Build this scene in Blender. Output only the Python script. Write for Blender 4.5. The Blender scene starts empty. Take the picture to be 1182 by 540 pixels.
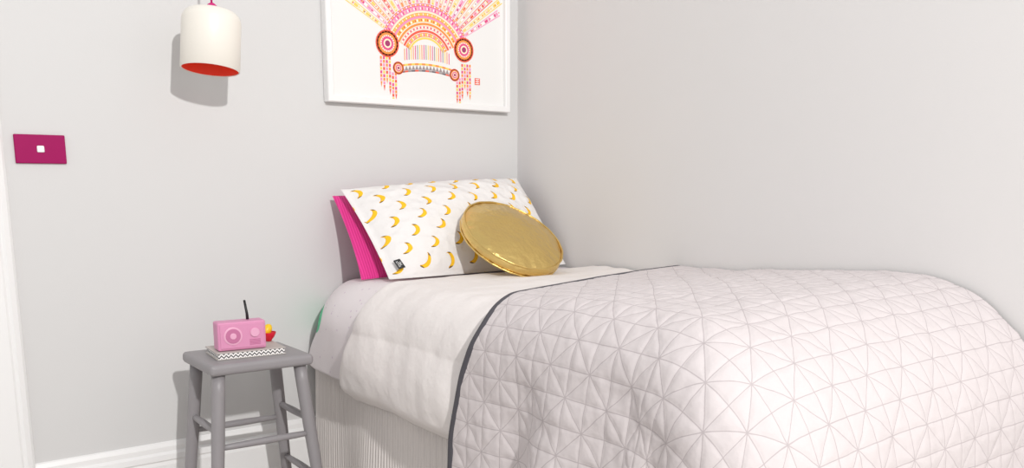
import bpy, bmesh, math, random
import numpy as np
from mathutils import Vector, Matrix, Euler
random.seed(4)
sc=bpy.context.scene
try:
    sc.view_settings.view_transform='Standard'
except Exception: pass
COL=bpy.context.collection

# ---------------------------------------------------------------- materials
def srgb(r,g,b):
    def f(c):
        c/=255.0
        return c/12.92 if c<=.04045 else ((c+.055)/1.055)**2.4
    return (f(r),f(g),f(b),1)

class S:
    """tiny node-maths helper"""
    def __init__(s,nt,sock): s.nt=nt; s.k=sock
    def _m(s,op,o=None,o2=None):
        n=s.nt.nodes.new("ShaderNodeMath"); n.operation=op
        for i,v in enumerate((s,o,o2)):
            if v is None: continue
            if isinstance(v,S): s.nt.links.new(v.k,n.inputs[i])
            else: n.inputs[i].default_value=v
        return S(s.nt,n.outputs[0])
    def __add__(s,o): return s._m('ADD',o)
    def __sub__(s,o): return s._m('SUBTRACT',o)
    def __mul__(s,o): return s._m('MULTIPLY',o)
    def __truediv__(s,o): return s._m('DIVIDE',o)
    def floor(s): return s._m('FLOOR')
    def absv(s): return s._m('ABSOLUTE')
    def mod(s,o): return s._m('FLOORED_MODULO',o)
    def lt(s,o): return s._m('LESS_THAN',o)
    def gt(s,o): return s._m('GREATER_THAN',o)
    def mn(s,o): return s._m('MINIMUM',o)
    def mx(s,o): return s._m('MAXIMUM',o)
    def sin(s): return s._m('SINE')
    def cos(s): return s._m('COSINE')
    def pw(s,o): return s._m('POWER',o)
    def step(s,a,b):
        n=s.nt.nodes.new("ShaderNodeMapRange"); n.interpolation_type='SMOOTHSTEP'
        s.nt.links.new(s.k,n.inputs[0]); n.inputs[1].default_value=a; n.inputs[2].default_value=b
        return S(s.nt,n.outputs[0])

def mat(name,col,rough=.6,metal=0.,bump=0.,bscale=60.,var=0.,vscale=6.,sheen=0.,spec=.5,coat=0.,dist=.002):
    m=bpy.data.materials.new(name); m.use_nodes=True; nt=m.node_tree
    b=nt.nodes["Principled BSDF"]
    b.inputs["Base Color"].default_value=col; b.inputs["Roughness"].default_value=rough
    b.inputs["Metallic"].default_value=metal; b.inputs["Specular IOR Level"].default_value=spec
    b.inputs["Sheen Weight"].default_value=sheen; b.inputs["Coat Weight"].default_value=coat
    tc=nt.nodes.new("ShaderNodeTexCoord")
    if bump>0:
        n=nt.nodes.new("ShaderNodeTexNoise"); n.inputs["Scale"].default_value=bscale; n.inputs["Detail"].default_value=4
        nt.links.new(tc.outputs["Object"],n.inputs["Vector"])
        bp=nt.nodes.new("ShaderNodeBump"); bp.inputs["Strength"].default_value=bump; bp.inputs["Distance"].default_value=dist
        nt.links.new(n.outputs[0],bp.inputs["Height"]); nt.links.new(bp.outputs[0],b.inputs["Normal"])
    if var>0:
        n=nt.nodes.new("ShaderNodeTexNoise"); n.inputs["Scale"].default_value=vscale; n.inputs["Detail"].default_value=3
        nt.links.new(tc.outputs["Object"],n.inputs["Vector"])
        mx=nt.nodes.new("ShaderNodeMix"); mx.data_type='RGBA'
        mx.inputs[6].default_value=tuple(c*(1-var) for c in col[:3])+(1,)
        mx.inputs[7].default_value=tuple(min(1,c*(1+var)) for c in col[:3])+(1,)
        nt.links.new(n.outputs[0],mx.inputs[0]); nt.links.new(mx.outputs[2],b.inputs["Base Color"])
    return m
def uvs(m):
    nt=m.node_tree; u=nt.nodes.new("ShaderNodeUVMap"); u.uv_map="UVMap"
    s=nt.nodes.new("ShaderNodeSeparateXYZ"); nt.links.new(u.outputs[0],s.inputs[0])
    return nt,S(nt,s.outputs[0]),S(nt,s.outputs[1])
def mixcol(nt,fac,a,b):
    mx=nt.nodes.new("ShaderNodeMix"); mx.data_type='RGBA'
    nt.links.new(fac.k,mx.inputs[0])
    for i,v in ((6,a),(7,b)):
        if isinstance(v,tuple): mx.inputs[i].default_value=v
        else: nt.links.new(v,mx.inputs[i])
    return mx.outputs[2]
def bumpnode(nt,h,strength,dist,prev=None):
    b=nt.nodes.new("ShaderNodeBump"); b.inputs["Strength"].default_value=strength; b.inputs["Distance"].default_value=dist
    nt.links.new(h.k if isinstance(h,S) else h,b.inputs["Height"])
    if prev: nt.links.new(prev,b.inputs["Normal"])
    return b.outputs[0]
def noise(nt,scale,detail=4,vec=None):
    n=nt.nodes.new("ShaderNodeTexNoise"); n.inputs["Scale"].default_value=scale; n.inputs["Detail"].default_value=detail
    if vec is None:
        tc=nt.nodes.new("ShaderNodeTexCoord"); vec=tc.outputs["Object"]
    nt.links.new(vec,n.inputs["Vector"]); return S(nt,n.outputs[0])

M_wall=mat("wall_paint",srgb(214,213,212),.85,bump=.15,bscale=180,var=.012,vscale=2,dist=.001)
M_wallr=mat("wall_paint_soft",srgb(219,217,216),.8,bump=.15,bscale=180,var=.012,vscale=2,dist=.001)
M_trim=mat("white_gloss_paint",srgb(240,239,238),.35,bump=.05,bscale=30)
M_floor=mat("floor_carpet",srgb(190,184,178),.95,bump=.6,bscale=300,var=.08,vscale=40)
M_stool=mat("grey_painted_wood",srgb(146,142,144),.42,bump=.15,bscale=40,var=.05,vscale=20)
M_shade=mat("cream_ceramic",srgb(238,233,223),.38,bump=.03,bscale=20,coat=.15)
M_red=mat("red_orange_enamel",srgb(255,58,12),.5)
M_cord=mat("pink_cord",srgb(205,30,120),.6)
M_switch=mat("magenta_plastic",srgb(158,0,88),.5,spec=.2)
M_white=mat("white_plastic",srgb(245,245,245),.4)
M_radio=mat("pink_lacquer",srgb(216,144,180),.45,var=.02)
M_radio2=mat("pale_pink_trim",srgb(230,170,198),.4)
M_radiod=mat("dusty_pink_grille",srgb(192,112,152),.6)
M_black=mat("black_plastic",srgb(22,22,24),.45)
M_cover=mat("grey_book_cover",srgb(190,184,178),.7)
M_rtoy=mat("red_glaze",srgb(214,22,48),.3)
M_ytoy=mat("yellow_glaze",srgb(245,200,30),.35)
M_frame=mat("white_frame_paint",srgb(240,239,238),.35)
M_paper=mat("white_paper",srgb(236,235,233),.8)
M_bind=mat("charcoal_binding",srgb(84,82,88),.85,bump=.4,bscale=400)
M_matt=mat("mattress_ticking",srgb(235,232,228),.9)
M_tag=mat("black_label",srgb(40,40,42),.7)

# flat sheet
M_sheet=mat("white_cotton_sheet",srgb(233,227,224),.85,sheen=.1)
nt=M_sheet.node_tree
b1=bumpnode(nt,noise(nt,9,4),.6,.018); b2=bumpnode(nt,noise(nt,900,2),.15,.0006,b1)
nt.links.new(b2,nt.nodes["Principled BSDF"].inputs["Normal"])
# fitted sheet: faint confetti print with green leaf at the corner
M_fit=mat("printed_sheet",srgb(230,223,224),.85)
nt,U,V=uvs(M_fit)
vo=nt.nodes.new("ShaderNodeTexVoronoi"); vo.inputs["Scale"].default_value=38
uvn=nt.nodes.new("ShaderNodeUVMap"); uvn.uv_map="UVMap"; nt.links.new(uvn.outputs[0],vo.inputs["Vector"])
dots=S(nt,vo.outputs["Distance"]).lt(.13)
c1=mixcol(nt,dots*.55,srgb(230,223,224),srgb(196,170,196))
dx=(U-.925)/.060; dy=(V+.02)/.120
leaf=(dx*dx+dy*dy).lt(1.0)
c2=mixcol(nt,leaf,c1,srgb(96,200,150))
nt.links.new(c2,nt.nodes["Principled BSDF"].inputs["Base Color"])
nt.links.new(bumpnode(nt,noise(nt,14,3),.3,.008),nt.nodes["Principled BSDF"].inputs["Normal"])
# quilt
PQ=.054
QC=srgb(208,200,200)
M_quilt=mat("quilted_cotton",QC,.8,sheen=.08)
nt,U,V=uvs(M_quilt)
U2=U+(noise(nt,7,2)-.5)*.010; V2=V+(noise(nt,5,2)-.5)*.010
def dl(x,per,sc_=1.):
    f=x/per+.5
    return ((f-f.floor())-.5).absv()*(per*sc_)
d=dl(U2,PQ).mn(dl(V2,PQ)).mn(dl(U2+V2,2*PQ,.7071)).mn(dl(U2-V2,2*PQ,.7071))
line=d.step(.0004,.0015)
c=mixcol(nt,line,srgb(180,171,172),QC)
nt.links.new(c,nt.nodes["Principled BSDF"].inputs["Base Color"])
puff=d.step(0,.010)
b1=bumpnode(nt,puff,.35,.0018); b2=bumpnode(nt,noise(nt,30,5),.4,.006,b1); b3=bumpnode(nt,noise(nt,700,2),.15,.0006,b2)
nt.links.new(b3,nt.nodes["Principled BSDF"].inputs["Normal"])
# skirt
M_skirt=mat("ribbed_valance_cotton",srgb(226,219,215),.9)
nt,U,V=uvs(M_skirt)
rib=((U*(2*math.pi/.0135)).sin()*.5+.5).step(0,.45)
c=mixcol(nt,rib,srgb(204,196,193),srgb(226,220,216))  # grooves coloured darker, painting in the shade between the ribs
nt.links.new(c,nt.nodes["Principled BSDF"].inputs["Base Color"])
# banana pillowcase
BC=srgb(234,231,229)
M_ban=mat("banana_print_cotton",BC,.85)
nt,U,V=uvs(M_ban)
rx,ry=.087,.059
row=(V/ry).floor(); cu=U/rx+row.mod(2.0)*.5; col=cu.floor()
lx=(cu-col-.5)*rx; ly=(V/ry-row-.5)*ry
cv=nt.nodes.new("ShaderNodeCombineXYZ"); nt.links.new(col.k,cv.inputs[0]); nt.links.new(row.k,cv.inputs[1])
wn=nt.nodes.new("ShaderNodeTexWhiteNoise"); wn.noise_dimensions='2D'; nt.links.new(cv.outputs[0],wn.inputs[0])
ang=(S(nt,wn.outputs[0])-.5)*.9+.25
ca,sa=ang.cos(),ang.sin()
X=lx*ca-ly*sa; Y=lx*sa+ly*ca
X=X+.012
r1=(X*X+Y*Y).pw(.5)
X3=X+.0125; Y3=Y-.001
r2=(X3*X3+Y3*Y3).pw(.5)
ban=r1.lt(.0218)*r2.gt(.0210)*X.gt(-.004)
tip=(Y.absv().gt(.0176)).mx(0)
bc=mixcol(nt,tip,srgb(250,196,34),srgb(110,80,34))
bc2=mixcol(nt,(r2.lt(.0230)),bc,srgb(230,172,20))
cc=mixcol(nt,ban,BC,bc2)
nt.links.new(cc,nt.nodes["Principled BSDF"].inputs["Base Color"])
b1=bumpnode(nt,noise(nt,12,4),.6,.018); nt.links.new(b1,nt.nodes["Principled BSDF"].inputs["Normal"])
# pink ribbed pillow
M_pink=mat("hot_pink_corduroy",srgb(226,38,140),.75,sheen=.3)
nt,U,V=uvs(M_pink)
rib=(U*(2*math.pi/.008)).sin()*.5+.5
c=mixcol(nt,rib,srgb(212,32,126),srgb(236,56,152))
nt.links.new(c,nt.nodes["Principled BSDF"].inputs["Base Color"])
nt.links.new(bumpnode(nt,rib,.4,.002),nt.nodes["Principled BSDF"].inputs["Normal"])
# gold
M_gold=mat("gold_foil_leather",srgb(226,196,124),.33,metal=1.)
nt=M_gold.node_tree
b1=bumpnode(nt,noise(nt,14,4),.8,.014); b2=bumpnode(nt,noise(nt,55,3),.4,.003,b1)
nt.links.new(b2,nt.nodes["Principled BSDF"].inputs["Normal"])
# chevron page edges
M_chev=mat("chevron_paper",srgb(245,242,238),.7)
nt,U,V=uvs(M_chev)
f=U/.012; tri=((f-f.floor())-.5).absv()*2.0
z=(V/.009)+tri*.7
st=(z-z.floor()).lt(.42)
nt.links.new(mixcol(nt,st,srgb(244,241,238),srgb(60,56,60)),nt.nodes["Principled BSDF"].inputs["Base Color"])

# ---------------------------------------------------------------- helpers
def link(o,parent=None):
    COL.objects.link(o)
    if parent is not None: o.parent=parent
    return o
def tag(o,label,cat,**k):
    o["label"]=label; o["category"]=cat
    for a,b in k.items(): o[a]=b
def meshobj(name,verts,faces,mats,uv=None,smooth=True,parent=None,fm=None,loc=None):
    me=bpy.data.meshes.new(name); me.from_pydata([tuple(v) for v in verts],[],[tuple(f) for f in faces]); me.update()
    for m in (mats if isinstance(mats,list) else [mats]): me.materials.append(m)
    if uv is not None:
        l=me.uv_layers.new(name="UVMap")
        vi=np.empty(len(me.loops),dtype=np.int32); me.loops.foreach_get("vertex_index",vi)
        l.data.foreach_set("uv",np.asarray(uv,dtype=np.float32)[vi].ravel())
    me.polygons.foreach_set("use_smooth",[smooth]*len(me.polygons))
    if fm is not None: me.polygons.foreach_set("material_index",fm)
    o=bpy.data.objects.new(name,me); link(o,parent)
    if loc: o.location=loc
    return o
def gridfaces(n,m,mask=None):
    i,j=np.meshgrid(np.arange(n-1),np.arange(m-1),indexing='ij')
    a=(i*m+j).ravel(); F=np.stack([a,a+m,a+m+1,a+1],1)
    if mask is not None:
        k=mask.ravel(); F=F[k[F].all(1)]
    return F.tolist()
def gridobj(name,P,uv,mats,parent=None,mask=None,flip=False,solid=0):
    n,m,_=P.shape
    F=gridfaces(n,m,mask)
    if flip: F=[f[::-1] for f in F]
    V=P.reshape(-1,3); UV=uv.reshape(-1,2)
    if mask is not None:
        used=np.unique(np.array(F)); re=-np.ones(len(V),int); re[used]=np.arange(len(used))
        V=V[used]; UV=UV[used]; F=re[np.array(F)].tolist()
    o=meshobj(name,V,F,mats,UV,parent=parent)
    if solid:
        s=o.modifiers.new("t","SOLIDIFY"); s.thickness=solid; s.offset=-1
    return o
def box(name,lo,hi,m,bev=.0,parent=None,seg=2,uvbox=False):
    bm=bmesh.new(); bmesh.ops.create_cube(bm,size=1)
    lo=Vector(lo);hi=Vector(hi); c=(lo+hi)/2; s=hi-lo
    for v in bm.verts: v.co=Vector((v.co.x*s.x+c.x,v.co.y*s.y+c.y,v.co.z*s.z+c.z))
    if bev: bmesh.ops.bevel(bm,geom=bm.edges[:],offset=bev,segments=seg,affect='EDGES',profile=.5)
    if uvbox:
        l=bm.loops.layers.uv.new("UVMap")
        for f in bm.faces:
            for lp in f.loops:
                p=lp.vert.co
                lp[l].uv=((p.x if abs(f.normal.y)>.5 or abs(f.normal.z)>.5 else p.y), p.z if abs(f.normal.z)<.5 else p.y)
    me=bpy.data.meshes.new(name); bm.to_mesh(me); bm.free(); me.materials.append(m)
    o=bpy.data.objects.new(name,me); link(o,parent)
    if bev:
        for p in me.polygons: p.use_smooth=True
        w=o.modifiers.new("w","WEIGHTED_NORMAL"); w.keep_sharp=False
    return o
def empty(name,loc=(0,0,0),rz=0):
    o=bpy.data.objects.new(name,None); o.empty_display_size=.05; link(o); o.location=loc; o.rotation_euler=(0,0,rz); return o
def tube(name,pts,rads,m,parent=None,n=16,cap=True):
    V=[];F=[]
    pts=[Vector(p) for p in pts]
    for i,p in enumerate(pts):
        t=(pts[min(i+1,len(pts)-1)]-pts[max(i-1,0)]).normalized()
        a=t.cross(Vector((0,1,0)) if abs(t.y)<.9 else Vector((1,0,0))).normalized(); b=t.cross(a)
        for k in range(n):
            q=2*math.pi*k/n; V.append(p+(a*math.cos(q)+b*math.sin(q))*rads[i])
    for i in range(len(pts)-1):
        for k in range(n):
            F.append((i*n+k,i*n+(k+1)%n,(i+1)*n+(k+1)%n,(i+1)*n+k))
    if cap: F.append(tuple(range(n))[::-1]); F.append(tuple(range((len(pts)-1)*n,len(pts)*n)))
    o=meshobj(name,V,F,m,parent=parent)
    for p in o.data.polygons:
        if len(p.vertices)>4: p.use_smooth=False
    return o
def lathe(name,prof,m,parent=None,n=64,loc=(0,0,0),fm=None):
    V=[];F=[];M=[]
    for r,z in prof:
        for k in range(n):
            q=2*math.pi*k/n; V.append((r*math.cos(q),r*math.sin(q),z))
    for i in range(len(prof)-1):
        for k in range(n):
            F.append((i*n+k,i*n+(k+1)%n,(i+1)*n+(k+1)%n,(i+1)*n+k))
            M.append(fm[i] if fm else 0)
    return meshobj(name,V,F,m,parent=parent,fm=M,loc=loc)
def wrk(x,y,scale,n=8,seed=0,ridge=False):
    r=np.random.RandomState(seed); out=0
    for i in range(n):
        a=r.rand()*math.pi*2; k=scale*(.5+1.2*r.rand()); ph=r.rand()*6.28
        w=np.sin(k*(x*math.cos(a)+y*math.sin(a))+ph)
        if ridge: w=1-2*np.abs(w)**.7
        out=out+w
    return out/n
def sst(x,a,b):
    t=np.clip((x-a)/(b-a),0,1); return t*t*(3-2*t)

# ---------------------------------------------------------------- room
def struct(o,lab=None): o["kind"]="structure"; return o
struct(box("wall_left",(-3.6,0,0),(.12,.12,2.9),M_wall))
struct(box("wall_right",(0,-4.2,0),(.12,0,2.9),M_wallr))
struct(box("floor",(-3.6,-4.2,-.1),(.12,.12,0),M_floor))
def baseboard(name,horizontal):
    prof=[(0,0),(.018,0),(.018,.135),(.015,.145),(.018,.15),(.016,.165),(.009,.172),(.009,.186),(.005,.197),(0,.2)]
    V=[];F=[]
    for e in (0,1):
        for d_,z_ in prof:
            V.append(((-1.628 if e==0 else -.001),-d_,z_) if horizontal else (-d_,(-.02 if e==0 else -4.1),z_))
    n=len(prof)
    for i in range(n-1): F.append((i,i+1,n+i+1,n+i))
    return struct(meshobj(name,V,F,M_trim,smooth=False))
baseboard("baseboard_left",True); baseboard("baseboard_right",False)
# door casing (architrave) with moulded profile, swept vertically
prof=[(0,0),(0,.012),(.006,.018),(.018,.022),(.026,.018),(.032,.022),(.085,.026),(.095,.030),(.112,.030),(.118,.024),(.118,0)]
V=[];F=[]
for z_ in (0,2.2):
    for a_,d_ in prof: V.append((-1.627-a_,-d_,z_))
n=len(prof)
for i in range(n-1): F.append((i,i+1,n+i+1,n+i))
struct(meshobj("trim_1",V,F,M_trim,smooth=False))
struct(box("door_1",(-2.55,-.022,0),(-1.75,-.002,2.1),M_trim,.003))

# ---------------------------------------------------------------- bed surfaces
W0,L0,ZT=.868,1.765,.645
def bedsurf(u,v,e,Rs,Rf,z0,crown=0,flare=.05,folds=None):
    """cloth coordinates u (away from side wall) v (from head) -> xyz over a rounded mattress"""
    W=W0+e; L=L0+e
    a=u-(W-Rs); b=v-(L-Rf)
    ap=np.maximum(a,0); bp=np.maximum(b,0)
    rho=np.hypot(ap,bp); phi=np.arctan2(bp,ap+1e-9)*(rho>0)
    R=Rs+(Rf-Rs)*np.sin(phi)**2
    q=np.pi*R/2
    th=np.minimum(rho/R,np.pi/2)
    ext=np.maximum(rho-q,0)
    fl=flare+.10*np.sin(2*phi)**2
    out=R*np.sin(th)+ext*fl
    if folds is not None: out=out+folds(np.minimum(v,L-Rf),phi,np.minimum(u,W-Rs),rho,ext)
    down=R*(1-np.cos(th))+ext*np.sqrt(1-fl**2)
    x=-np.minimum(u,W-Rs)-out*np.cos(phi)*(rho>0)
    y=-np.minimum(v,L-Rf)-out*np.sin(phi)
    z=z0+crown-down
    return np.stack([x,y,z],-1),rho
def normals(P):
    du=np.gradient(P,axis=0); dv=np.gradient(P,axis=1)
    n=np.cross(dv,du); n/=np.linalg.norm(n,axis=-1,keepdims=True)+1e-9
    n*=np.sign(n[...,2:3].mean())
    return n

bed=empty("bed",(-.45,-.9,0))
tag(bed,"single bed against the wall with a ribbed pale valance","bed")
def unparent_offset(o): o.location=(.45,.9,0)
mt=box("mattress",(-.835,-1.73,.36),(-.03,-.09,.630),M_matt,.125,parent=bed,seg=8); unparent_offset(mt)
bb=box("bed_base",(-.82,-1.71,.10),(-.03,-.08,.355),M_matt,.01,parent=bed); unparent_offset(bb)
for (x_,y_) in ((-.78,-.12),(-.1,-.12),(-.78,-1.64),(-.1,-1.64)):
    l=tube("leg",[(x_,y_,0),(x_,y_,.1)],[.022,.026],M_black,parent=bed); unparent_offset(l)
# skirt: path around head end, near side, foot end
path=[(-.03,-.055),(-.838,-.055),(-.842,-1.725),(-.03,-1.725)]
pl=[];acc=0;step=.0030
for i in range(3):
    p=Vector(path[i]);q=Vector(path[i+1]);L=(q-p).length;n=int(L/step)
    t=(q-p).normalized(); nn=Vector((t.y,-t.x)) 
    for k in range(n): pl.append((p+t*(k*step),nn,acc+k*step)) 
    acc+=L
cen=Vector((-.45,-.9))
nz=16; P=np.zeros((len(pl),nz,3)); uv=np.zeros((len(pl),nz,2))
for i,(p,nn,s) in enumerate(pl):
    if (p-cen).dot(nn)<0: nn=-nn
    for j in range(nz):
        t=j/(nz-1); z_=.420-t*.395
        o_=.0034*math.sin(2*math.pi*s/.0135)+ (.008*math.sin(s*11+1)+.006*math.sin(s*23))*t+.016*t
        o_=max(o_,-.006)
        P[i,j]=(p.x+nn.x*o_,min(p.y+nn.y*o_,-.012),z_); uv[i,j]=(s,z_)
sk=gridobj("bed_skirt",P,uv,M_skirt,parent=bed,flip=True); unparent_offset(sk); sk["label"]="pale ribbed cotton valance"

# fitted printed sheet
u=np.linspace(.012,1.085,170); v=np.linspace(-.04,.62,140)
U_,V_=np.meshgrid(u,v,indexing='ij')
P,_r=bedsurf(U_,V_+.055,.006,.14,.1,.650,0,0.0,None)
t=np.clip(1-(V_+.04)/.26,0,1); sid=sst(U_,.50,.86)
P[...,2]-=.026*t**2*(1-sst(U_,.85,1.0))*(.2+.8*sst(U_,.4,.85))
P[...,0]+=.085*t**2.2*sid*(1-.6*sst(U_,.93,1.08))
P[...,0]-=(wrk(U_,V_,30,7,3)*.005+.002)*sst(U_,.85,.95)
P[...,2]+=wrk(U_,V_,24,6,4)*.0025
P[...,0]=np.minimum(P[...,0],-.008)
fs=gridobj("fitted_sheet",P,np.stack([U_,V_],-1),M_fit,solid=.003,flip=True)
tag(fs,"pale printed fitted sheet with green corner print on mattress","sheet")

# white top sheet, tucked at the side
UE=1.160; VE=1.13
u=np.linspace(.012,UE,260)
v=np.linspace(0,1,210); U_,V_=np.meshgrid(u,v,indexing='ij')
e0=.40+.03*sst(U_,.5,.8)+.012*np.sin(U_*9)-.075*sst(U_,.85,1.12)
VV=e0+V_*(VE-e0)
def f_sheet(v,phi,u,rho,ext):
    k=sst(rho,.05,.2)*(1-.85*sst(v,.93,1.04))
    bul=.018*np.sin(np.clip(ext/.2,0,1)*math.pi)
    return k*(bul+.009*wrk(v*1.0,rho*.5+v*.5,26,5,11)+.008*np.sin(v*14+rho*8)+.003*wrk(v,rho-v,40,5,12)*sst(rho,.1,.2))
P,rho=bedsurf(U_,VV,.020,.125,.12,.663,.0,0.03,f_sheet)
hem=sst(U_,UE-.05,UE); P[...,0]+=.03*hem**2
P[...,2]+=(.005*wrk(U_,VV,20,7,21)+.003*wrk(U_,VV*1.5,40,6,22))*(1-sst(U_,.95,1.05))
edge=np.clip(1-V_*.7/.03,0,1); N=normals(P); P-=N*(.012*edge[...,None]**2)
P[...,0]=np.minimum(P[...,0],-.008)
ts=gridobj("top_sheet",P,np.stack([U_,VV],-1),M_sheet,solid=.005,flip=True)
tag(ts,"crisp white cotton top sheet tucked over mattress side","sheet")

# quilt
def v0f(u):
    xs=np.array([0,.2,.42,.68,.83,.92,1.03,1.18,1.6]); ys=np.array([.785,.825,.885,.975,1.040,1.05,.995,.958,.965])
    uu=np.linspace(-.2,1.8,801); yy=np.interp(uu,xs,ys); kk=np.exp(-np.linspace(-2,2,41)**2); kk/=kk.sum()
    yy=np.convolve(np.pad(yy,20,mode='edge'),kk,mode='valid'); return np.interp(u,uu,yy)
QE,QRs,QRf,QZ=.050,.125,.30,.690
def f_quilt(v,phi,u,rho,ext):
    s=np.clip(ext,0,1)
    t=v*1.0
    side=.042*np.sin(t*10.5-1.2+rho*1.5)+.022*np.sin(t*23+2.0+rho*3)
    foot=.018*np.sin(u*9)+.010*np.sin(u*19+1)
    corner=.085*np.cos(phi*6.0+.2)
    w=np.sin(2*phi)**2
    ph2=np.sin(phi)**2
    base=side*(1-ph2)*sst(v,1.08,1.28)+foot*ph2
    return (base*(1-w)+corner*w)*np.clip((s+.02)/.30,0,1.4)*sst(rho,.1,.25)
def quiltP(U_,VV):
    crown=.022*sst(VV,.95,1.4)*sst(1.0-U_,0.0,.5)+.008*sst(VV,.9,1.3)+.005*wrk(U_,VV,9,6,31)*sst(VV,.9,1.2)
    P,rho=bedsurf(U_,VV,QE,QRs,QRf,QZ,crown,.05,f_quilt)
    return P,rho
nu,nv=300,340
u=np.linspace(.010,1.47,nu); v=np.linspace(0,1,nv); U_,V_=np.meshgrid(u,v,indexing='ij')
vend=2.32; v0=v0f(U_); T=V_*(vend-.78)
VV=v0+T*(vend-v0)/(vend-.78)
P,rho=quiltP(U_,VV)
N=normals(P)
def pd(x,per,s=1.): f=x/per+.5; return np.abs(f-np.floor(f)-.5)*per*s
D=np.minimum.reduce([pd(U_,PQ),pd(VV,PQ),pd(U_+VV,2*PQ,.7071),pd(U_-VV,2*PQ,.7071)])
puff=.0014*(1-np.exp(-D/.007)); wrn=.0028*wrk(U_,VV,60,8,61)+.0035*wrk(U_,VV,34,8,62)+.0018*wrk(U_,VV,80,7,63,True)
P=P+N*((puff+wrn)*sst(T,0.0,.05)+.001)[...,None]
P[...,0]=np.minimum(P[...,0],-.006)
quilt=empty("quilt",(-.45,-1.3,.65)); tag(quilt,"pale grey quilt with triangle stitching and charcoal binding on bed","quilt")
q=gridobj("quilt_cover",P,np.stack([U_,VV],-1),M_quilt,parent=quilt,mask=(rho<.72),solid=.006,flip=True); q.location=(.45,1.3,-.65)
# binding along the head edge
u=np.linspace(.010,1.47,400)
secs=[(-.006,-.006),(-.009,.001),(-.007,.0045),(0,.006),(.010,.006),(.0155,.005),(.0170,.000)]
B=np.zeros((len(u),len(secs),3))
for j,(dv_,dn_) in enumerate(secs):
    vv=v0f(u)+dv_
    g=np.stack([quiltP(u[:,None],(vv+k_)[:,None])[0][:,0] for k_ in (-.002,0,.002)],1)
    du=np.gradient(g[:,1],axis=0); dv=g[:,2]-g[:,0]; nn=np.cross(dv,du); nn/=np.linalg.norm(nn,axis=1,keepdims=True)
    nn*=np.sign(nn[:50,2].mean())
    B[:,j]=g[:,1]+nn*(dn_+.0015)
B[...,0]=np.minimum(B[...,0],-.004)
bd=gridobj("quilt_binding",B,np.zeros((len(u),len(secs),2)),M_bind,parent=quilt,flip=True,mask=np.repeat((quiltP(u[:,None],v0f(u)[:,None])[1]<.72),len(secs),1)); bd.location=(.45,1.3,-.65)
bd["label"]="charcoal fabric edge binding"

# ---------------------------------------------------------------- pillows
def pillow(name,c,front,back,m,seed,parent=None,uvsz=(.7,.42),n=110,mm=76,wr=.006,pin=.03,flange=0,pb=1.6):
    """c: BL BR TR TL corners"""
    c=[Vector(p) for p in c]
    s=np.linspace(-1,1,n); t=np.linspace(-1,1,mm); S_,T_=np.meshgrid(s,t,indexing='ij')
    so=S_*(1-pin*(1-T_**2)*np.abs(S_)**3)
    to=T_*(1-pin*np.where(T_<0,pb,1.6)*(1-S_**2)*np.abs(T_)**3)
    a=(so+1)/2; b=(to+1)/2
    C4=[np.array(p) for p in c]
    P=( (1-a)*(1-b))[...,None]*C4[0]+(a*(1-b))[...,None]*C4[1]+(a*b)[...,None]*C4[2]+((1-a)*b)[...,None]*C4[3]
    ex=C4[1]-C4[0]; ey=C4[3]-C4[0]; nrm=np.cross(ex,ey); nrm/=np.linalg.norm(nrm)
    sf=S_
    if flange:
        sf=np.where(S_<0,S_/(1-flange),S_); sf=np.clip(sf,-1,1)
    body=(1-np.abs(sf)**2.4)**.62*(1-np.abs(T_)**2.2)**.62
    edge=(1-np.abs(S_)**6)*(1-np.abs(T_)**6)
    w=wr*wrk(S_*.35,T_*.2,30,7,seed)*edge+wr*.9*wrk(S_*.35,T_*.2,70,6,seed+1,True)*edge*(1-body*.6)
    Pf=P+nrm*(front*body+w+.003*(edge>0))[...,None]
    Pb=P-nrm*(back*body+.003*(edge>0))[...,None]
    UV=np.stack([(so+1)/2*uvsz[0],(to+1)/2*uvsz[1]],-1)
    V=np.concatenate([Pf.reshape(-1,3),Pb.reshape(-1,3)]); N1=n*mm
    F=gridfaces(n,mm); F2=[[k+N1 for k in f][::-1] for f in F]
    br=[]
    ring=[i*mm for i in range(n)]+[(n-1)*mm+j for j in range(1,mm)]+[i*mm+mm-1 for i in range(n-2,-1,-1)]+[j for j in range(mm-2,0,-1)]
    for i in range(len(ring)):
        p,q=ring[i],ring[(i+1)%len(ring)]; br.append([q,p,p+N1,q+N1])
    o=meshobj(name,V,F+F2+br,m,np.concatenate([UV.reshape(-1,2)]*2),parent=parent)
    return o,nrm
bp_=empty("banana_print_pillow",(-.4,-.2,.66)); tag(bp_,"white pillow with yellow banana print leaning at bed head","pillow")
pc,nrm=pillow("pillowcase",[(-.725,-.330,.662),(-.02,-.295,.666),(-.055,-.065,.955),(-.745,-.080,.918)],.090,.02,M_ban,101,parent=bp_,flange=.06,wr=.011,pb=-.6)
pc.location=(.4,.2,-.66)
# woven label stitched near the lower corner
tagp=Vector((-.690,-.330,.705)); tagr=Euler((math.radians(43),math.radians(-12),0))
tg=box("fabric_label",(-.011,-.017,-.0012),(.011,.017,.0012),M_tag,.0006,parent=bp_)
tg.location=tagp-Vector((-.4,-.2,.66)); tg.rotation_euler=tagr
tg["label"]="small black woven label with white lettering"
tcv=bpy.data.curves.new("label_lettering","FONT"); tcv.body="SACK\nME!"; tcv.size=.0095; tcv.align_x='CENTER'; tcv.align_y='CENTER'; tcv.space_line=.8
to=bpy.data.objects.new("tmp_text",tcv); COL.objects.link(to); bpy.context.view_layer.update()
tme=bpy.data.meshes.new_from_object(to.evaluated_get(bpy.context.evaluated_depsgraph_get())); bpy.data.objects.remove(to)
tme.materials.clear(); tme.materials.append(M_white)
tl=bpy.data.objects.new("label_lettering",tme); link(tl,tg); tl.location=(0,0,.0016); tl.rotation_euler=(0,0,math.radians(90))
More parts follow.
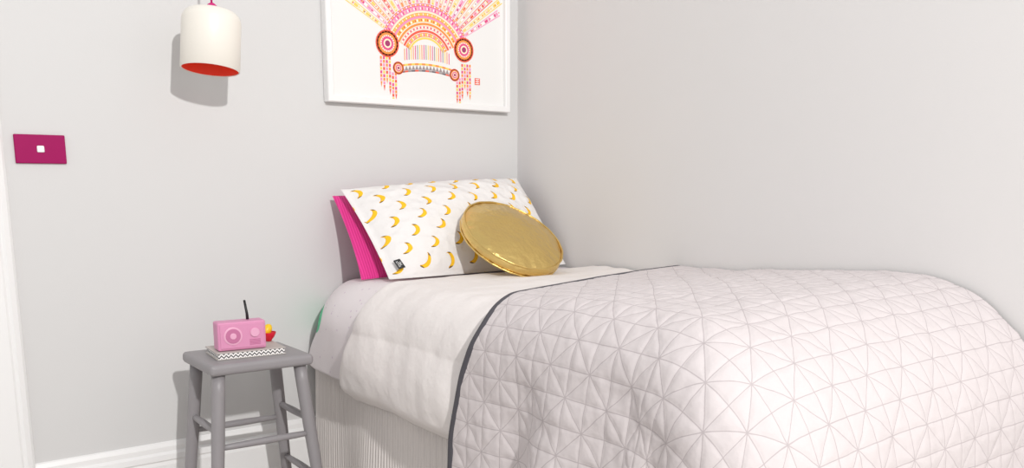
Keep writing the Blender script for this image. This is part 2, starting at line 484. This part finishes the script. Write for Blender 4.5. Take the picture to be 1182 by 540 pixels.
pp,_=pillow("pink_pillow",[(-.765,-.235,.655),(-.06,-.235,.660),(-.10,-.035,.93),(-.752,-.035,.898)],.02,.02,M_pink,140,wr=.003)
tag(pp,"hot pink ribbed corduroy pillow standing behind printed pillow","pillow")

# gold round cushion
gc=empty("round_cushion",(-.346,-.42,.770)); tag(gc,"round metallic gold cushion with piped edge leaning on pillow","cushion")
nrmv=Vector((.06,-.58,.80)).normalized(); gc.rotation_mode='QUATERNION'; gc.rotation_quaternion=nrmv.to_track_quat('Z','Y')
R=.161; HB=.015; prof=[]
for i in range(40):
    t=i/39; r=R*t; z_=HB+.030*(1-t**2.0)**.9; prof.append((r+1e-5,z_))
prof+= [(R+.004,.005),(R+.005,-.005)]
for i in range(39,-1,-1):
    t=i/39; prof.append((R*t+1e-5,-HB-.014*(1-t**2.6)**.8))
gb=lathe("cushion_body",prof,M_gold,parent=gc,n=120)
for v_ in gb.data.vertices:
    x_,y_,z_=v_.co; r=math.hypot(x_,y_)/R; a_=math.atan2(y_,x_)
    k=.0014*(math.sin(a_*17+math.sin(a_*7)*2))*max(0,r-.6)*2+ .004*math.sin(x_*24+y_*14)*math.sin(y_*21-x_*9+1)*(1-r*.6)
    if abs(r-1)<.06 and abs(z_)<HB+.0001: k*=.3
    v_.co.z+=k*(1 if z_>0 else -1)
for zz in (HB+.0005,-HB-.0005):
    V=[];F=[];n=140;m_=10
    for i in range(n):
        a_=2*math.pi*i/n; rr=R+.002+.0006*math.sin(a_*19)
        for j in range(m_):
            q_=2*math.pi*j/m_; V.append(((rr+.0030*math.cos(q_))*math.cos(a_),(rr+.0030*math.cos(q_))*math.sin(a_),zz+.0030*math.sin(q_)))
    for i in range(n):
        for j in range(m_): F.append((i*m_+j,((i+1)%n)*m_+j,((i+1)%n)*m_+(j+1)%m_,i*m_+(j+1)%m_))
    meshobj("piping",V,F,M_gold,parent=gc)

# ---------------------------------------------------------------- stool
ST=.490
st=empty("stool",(-1.142,-.295,0),math.radians(-1)); tag(st,"grey painted wooden stool with splayed legs by the bed","stool")
box("seat",(-.137,-.122,ST-.030),(.137,.122,ST),M_stool,.011,parent=st,seg=4)
legs={}
for sx in(-1,1):
    for sy in(-1,1):
        tp=Vector((sx*.108,sy*.090,ST-.028)); bt=Vector((sx*.150,sy*.128,0)); legs[(sx,sy)]=(tp,bt)
        pts=[tp.lerp(bt,k) for k in (0,.1,.35,.65,1)]
        tube("leg",pts,[.0165,.017,.017,.0155,.013],M_stool,parent=st)
def at(k,z_):
    tp,bt=legs[k]; return tp.lerp(bt,(tp.z-z_)/(tp.z-bt.z))
for a_,b_,z_ in (((-1,-1),(1,-1),.272),((-1,1),(1,1),.272),((-1,-1),(-1,1),.312),((1,-1),(1,1),.312),((-1,-1),(-1,1),.15),((1,-1),(1,1),.15)):
    p,q_=at(a_,z_),at(b_,z_)
    tube("rung",[p.lerp(q_,k) for k in(0,.15,.5,.85,1)],[.007,.0085,.010,.0085,.007],M_stool,parent=st,n=12)

# book
bk=empty("notebook",(-1.150,-.305,ST+.0005),math.radians(-5)); tag(bk,"closed book with black and white zigzag page edges on stool","book")
box("page_block",(-.086,-.062,.002),(.086,.060,.0155),M_chev,0,parent=bk,uvbox=True)
box("book_cover",(-.089,-.063,.0155),(.089,.063,.018),M_cover,.0008,parent=bk)
box("book_cover",(-.089,-.063,0),(.089,.063,.002),M_cover,.0006,parent=bk)
# radio
BZ=ST+.0195
rd=empty("radio",(-1.170,-.325,BZ),math.radians(-6)); tag(rd,"small pink toy radio with round speaker and black antenna","radio")
box("radio_body",(-.062,-.024,0),(.062,.026,.074),M_radio,.005,parent=rd,seg=3)
box("front_panel",(-.056,-.0265,.006),(.056,-.0235,.068),M_radio,.0015,parent=rd)
def disc(name,c,r,d_,m,parent,n=32):
    V=[];F=[]
    for yy,rr in((0,r),(-d_*.7,r),(-d_,r*.9)):
        for k in range(n):
            a_=2*math.pi*k/n; V.append((c[0]+rr*math.cos(a_),c[1]+yy,c[2]+rr*math.sin(a_)))
    for i in range(2):
        for k in range(n): F.append((i*n+k,i*n+(k+1)%n,(i+1)*n+(k+1)%n,(i+1)*n+k))
    F.append(tuple(range(2*n,3*n)))
    return meshobj(name,V,F,m,parent=parent,smooth=False)
disc("speaker_grille",(-.024,-.0265,.038),.0235,.002,M_radio2,rd)
disc("speaker_grille",(-.024,-.0285,.038),.019,.0012,M_radiod,rd)
disc("speaker_grille",(-.024,-.0297,.038),.008,.001,M_radio2,rd)
disc("tuning_dial",(.032,-.0265,.044),.012,.004,M_radio2,rd)
for i in range(5): box("vent_slot",(.018,-.0275,.012+i*.0032),(.046,-.0262,.0136+i*.0032),M_radiod,.0004,parent=rd)
tube("antenna",[(.024,.008,.070),(.023,.008,.090),(.018,.008,.125)],[.0042,.0036,.003],M_black,parent=rd,n=12)
# little red dish with yellow fruit
bw=empty("toy_bowl",(-1.068,-.262,ST+.019)); tag(bw,"tiny glossy red bowl holding a yellow piece beside radio","bowl")
prof=[(.0001,.0),(.008,.0),(.009,.004),(.016,.012),(.021,.024),(.0205,.025),(.014,.014),(.0001,.008)]
lathe("bowl",prof,M_rtoy,parent=bw,n=40)
prof=[(max(1e-4,.0125*math.sin(math.pi*i/16)),-.019*math.cos(math.pi*i/16)) for i in range(17)]
lm=lathe("yellow_fruit",prof,M_ytoy,parent=bw,n=28,loc=(-.004,0,.030)); lm.rotation_euler=(0,math.radians(35),0)

# ---------------------------------------------------------------- pendant lamp
pl_=empty("pendant_lamp",(-1.138,-.165,1.226)); tag(pl_,"cream cylinder pendant lamp with red inside and pink cord","lamp")
# the shade hangs slightly askew on its cord
piv=Vector((0,0,.16)); TM=Matrix.Translation(piv)@Matrix.Rotation(math.radians(-6.5),4,Vector((.85,-.5,0)).normalized())@Matrix.Rotation(math.radians(3.5),4,Vector((.5,.85,0)).normalized())@Matrix.Translation(-piv)
ro=.0750; prof=[(ro-.003,0),(ro,.002),(ro,.122)]; fm=[0,0]
for i in range(1,11):
    a_=i/10*math.pi/2; prof.append((ro-.026+.026*math.cos(a_),.122+.030*math.sin(a_))); fm.append(0)
prof+=[(.012,.153),(.012,.149),(ro-.030,.148)]; fm+=[0,0,1]
for i in range(9,-1,-1):
    a_=i/10*math.pi/2; prof.append((ro-.030+.026*math.cos(a_),.118+.030*math.sin(a_))); fm.append(1)
prof+=[(ro-.004,.002),(ro-.003,0)]; fm+=[1,0]
lp=[lathe("lamp_shade",prof,[M_shade,M_red],parent=pl_,n=96,fm=fm+[0]*4)]
lp.append(lathe("cord_grip",[(.0001,.172),(.006,.172),(.013,.166),(.014,.150),(.0001,.150)],M_cord,parent=pl_,n=32))
lp.append(lathe("bulb_socket",[(.0001,.150),(.018,.150),(.018,.112),(.0001,.112)],M_white,parent=pl_,n=32))
prof=[(1e-4,.075)]+[(.020*math.sin(math.pi*i/12),.095-.020*math.cos(math.pi*i/12)) for i in range(1,10)]+[(.010,.116)]
lp.append(lathe("light_bulb",prof,M_white,parent=pl_,n=32))
for o in lp: o.matrix_local=TM
tube("cord",[(0,0,.165),(-.004,0,.4),(0,0,.9),(0,0,1.66)],[.0028]*4,M_cord,parent=pl_,n=10)

# ---------------------------------------------------------------- switch
sw=empty("light_switch",(-1.5435,0,1.021)); tag(sw,"magenta rectangular light switch plate with white rocker on wall","light switch")
box("switch_plate",(-.0585,-.008,-.036),(.0585,-.0002,.036),M_switch,.0025,parent=sw,seg=3)
box("rocker",(-.0085,-.0115,-.0085),(.0085,-.006,.0085),M_white,.003,parent=sw,seg=3)

# ---------------------------------------------------------------- picture
PX0,PX1,PZ0,PZ1=-.751,-.057,1.182,2.14
pic=empty("framed_picture",((PX0+PX1)/2,0,PZ0)); tag(pic,"white framed painting of a colourful feathered headdress","picture")
pc0=((PX0+PX1)/2,PZ0)
fw=.020
def framemesh():
    V=[];F=[]
    x0,x1=PX0-pc0[0],PX1-pc0[0]; z0,z1=0,PZ1-PZ0
    for ins,yy in ((0,-.002),(0,-.030),(.002,-.033),(fw-.003,-.033),(fw,-.031),(fw,-.014)):
        V+=[(x0+ins,yy,z0+ins),(x1-ins,yy,z0+ins),(x1-ins,yy,z1-ins),(x0+ins,yy,z1-ins)]
    for i in range(5):
        for k in range(4): F.append((i*4+k,i*4+(k+1)%4,(i+1)*4+(k+1)%4,(i+1)*4+k))
    return meshobj("picture_frame",V,F,M_frame,smooth=False,parent=pic)
framemesh()
box("mount_board",(PX0-pc0[0]+.012,-.016,.012),(PX1-pc0[0]-.012,-.004,PZ1-PZ0-.012),M_paper,0,parent=pic)
cols=dict(pink=(243,150,190),hot=(228,80,138),orange=(247,150,70),yellow=(251,212,100),red=(236,96,72),peach=(250,205,175),grey=(160,145,145),teal=(165,198,200),cream=(250,236,205),plum=(165,60,110),white=(246,243,240),dark=(110,100,108))
keys=list(cols); AM=[mat("paint_"+k,srgb(*cols[k]),.8) for k in keys]
AV=[];AF=[];AMi=[]
CX,CZ=-.388,1.330
def poly(pts,c,lay=0):
    b0=len(AV)
    for x_,z_ in pts: AV.append((x_+CX-pc0[0],-.0163-.0002*lay,z_+CZ-pc0[1]))
    AF.append(tuple(range(b0,b0+len(pts)))); AMi.append(keys.index(c))
def arc(r0,r1,a0,a1,c,lay=0,n=40,cx=0,cz=0,sy=1.):
    for i in range(n):
        p,q=math.radians(a0+(a1-a0)*i/n),math.radians(a0+(a1-a0)*(i+1)/n)
        poly([(cx+r0*math.cos(p),cz+sy*r0*math.sin(p)),(cx+r1*math.cos(p),cz+sy*r1*math.sin(p)),(cx+r1*math.cos(q),cz+sy*r1*math.sin(q)),(cx+r0*math.cos(q),cz+sy*r0*math.sin(q))],c,lay)
def arcdash(r0,r1,a0,a1,cl,n,lay=1,gap=.3,cx=0,cz=0,sy=1.):
    for i in range(n):
        p=a0+(a1-a0)*i/n; q=a0+(a1-a0)*(i+1-gap)/n
        arc(r0,r1,p,q,cl[i%len(cl)],lay,1,cx,cz,sy)
def dot(x_,z_,r,c,lay=3,n=16): poly([(x_+r*math.cos(2*math.pi*k/n),z_+r*math.sin(2*math.pi*k/n)) for k in range(n)],c,lay)
rr=random.Random(3)
NF=27
for i in range(NF):
    a=math.radians(150-(150-32)*i/(NF-1)); w0=.0055; w1=.0120
    r0=.180; r1=.375 if i%2 else .345
    ca_,sa_=math.cos(a),math.sin(a); tx,tz=-sa_,ca_
    def fp(r,s): 
        w=w0+(w1-w0)*(r-r0)/(r1-r0); return (r*ca_+tx*w*s,r*sa_+tz*w*s)
    pal=[["yellow","cream","yellow"],["pink","white","hot"],["orange","cream","yellow"],["peach","white","pink"],["red","pink","cream"]][i%5]
    poly([fp(r0,-.9),fp(r1,-.9),fp(r1,-.62),fp(r0,-.62)],pal[0],0)
    poly([fp(r0,.9),fp(r1,.9),fp(r1,.62),fp(r0,.62)],pal[0],0)
    k=0; r=r0
    while r<r1-.012:
        dr=rr.choice([.006,.010,.018]); e_=min(r+dr*.8,r1)
        poly([fp(r,-.45),fp(e_,-.45),fp(e_,.45),fp(r,.45)],pal[k%3],0); r+=dr; k+=1
    for d_ in range(8):
        x_,z_=fp(r0+.012+d_*.022,0); dot(x_,z_,.0022,rr.choice(["red","plum","orange","yellow","hot"]),2,8)
for r0,r1,c in [(.170,.178,"hot"),(.156,.170,"pink"),(.150,.156,"cream"),(.140,.150,"orange"),(.133,.140,"pink"),(.122,.133,"yellow"),(.112,.119,"orange"),(.100,.110,"peach"),(.090,.097,"red"),(.076,.088,"orange"),(.068,.074,"yellow")]:
    arc(r0,r1,22 if r1>.13 else 26,158 if r1>.13 else 154,c,0,48)
arcdash(.172,.176,24,156,["white","yellow"],44)
arcdash(.159,.167,24,156,["hot","white","pink","peach"],60)
arcdash(.142,.148,24,156,["yellow","cream"],40)
arcdash(.124,.131,26,154,["orange","white","red"],36)
arcdash(.102,.108,28,152,["hot","white"],34)
arcdash(.078,.086,30,150,["cream","yellow","pink"],26)
for j in range(15):
    x0=-.098+j*.0131
    zz=lambda x_: -.008-1.1*x_*x_
    poly([(x0,zz(x0)-.020),(x0+.0131,zz(x0+.013)-.020),(x0+.0065,zz(x0+.006)-.006)],"grey",2)
    poly([(x0,zz(x0)-.006),(x0+.0131,zz(x0+.013)-.006),(x0+.0131,zz(x0+.013)+.000),(x0,zz(x0)+.000)],["orange","yellow"][j%2],1)
    poly([(x0,zz(x0)-.026),(x0+.0131,zz(x0+.013)-.026),(x0+.0131,zz(x0+.013)-.021),(x0,zz(x0)-.021)],["dark","red","grey"][j%3],1)
for j in range(22):
    x0=-.085+j*.0081; z0=.050-2.6*x0*x0
    poly([(x0,.004-1.1*x0*x0),(x0+.003,.004-1.1*x0*x0),(x0+.003,z0),(x0,z0)],["orange","hot","grey","yellow"][j%4],1)
def rosette(x_,z_,R_):
    for f_,c in((1,"red"),(.90,"cream"),(.78,"orange"),(.62,"white"),(.50,"hot"),(.34,"cream"),(.22,"plum")):
        dot(x_,z_,R_*f_,c,3+int((1-f_)*8),28)
    for k in range(20):
        a_=2*math.pi*k/20; dot(x_+R_*.84*math.cos(a_),z_+R_*.84*math.sin(a_),R_*.05,"red",12,6)
        dot(x_+R_*.56*math.cos(a_),z_+R_*.56*math.sin(a_),R_*.05,"orange",12,6)
rosette(-.146,.042,.042); rosette(.146,.048,.040)
rosette(-.108,-.030,.020); rosette(.108,-.036,.020)
for sx in (-1,1):
    for j in range(6):
        x0=sx*(.118+j*.0105); top=.002 if j>1 else -.045; ln=.06+.018*((j*7)%3)
        if sx<0 and j==5: ln*=.8
        z_=top; k=0
        while z_>top-ln:
            h=.011; poly([(x0-.0035,z_),(x0+.0035,z_),(x0+.0035,z_-h*.8),(x0-.0035,z_-h*.8)],["orange","pink","red","yellow","hot"][(k+j)%5],2); z_-=h; k+=1
        poly([(x0-.0035,z_),(x0+.0035,z_),(x0,z_-.018)],["red","orange"][j%2],2)
for x0 in (.190,):
    poly([(x0,-.062),(x0+.022,-.062),(x0+.022,-.040),(x0,-.040)],"red",1)
    for k in range(3): poly([(x0+.003,-.059+k*.007),(x0+.019,-.059+k*.007),(x0+.019,-.0565+k*.007),(x0+.003,-.0565+k*.007)],"white",2)
    poly([(x0+.0100,-.060),(x0+.012,-.060),(x0+.012,-.042),(x0+.010,-.042)],"white",3)
art=meshobj("painting",AV,AF,AM,smooth=False,parent=pic,fm=AMi)

# ---------------------------------------------------------------- lights
w=bpy.data.worlds.new("room_ambient"); sc.world=w; w.use_nodes=True
w.node_tree.nodes["Background"].inputs[0].default_value=(.99,.99,1,1); w.node_tree.nodes["Background"].inputs[1].default_value=.68
ld=bpy.data.lights.new("flash","AREA"); ld.shape='DISK'; ld.size=.11; ld.energy=120; ld.color=(1,.985,.97)
lo=bpy.data.objects.new("flash",ld); link(lo); lo.location=(-1.76,-4.46,2.60)
lo.rotation_euler=(Vector((-.8,-.4,.9))-lo.location).to_track_quat('-Z','Y').to_euler()

# ---------------------------------------------------------------- camera
cam=bpy.data.cameras.new("camera"); co=bpy.data.objects.new("camera",cam); link(co)
co.location=(-1.967,-2.54,.93); co.rotation_euler=Euler((math.radians(90-10.17),0,math.radians(-37.4)))
cam.sensor_width=36; cam.lens=1004/1182*36; cam.shift_y=124/1182
sc.camera=co
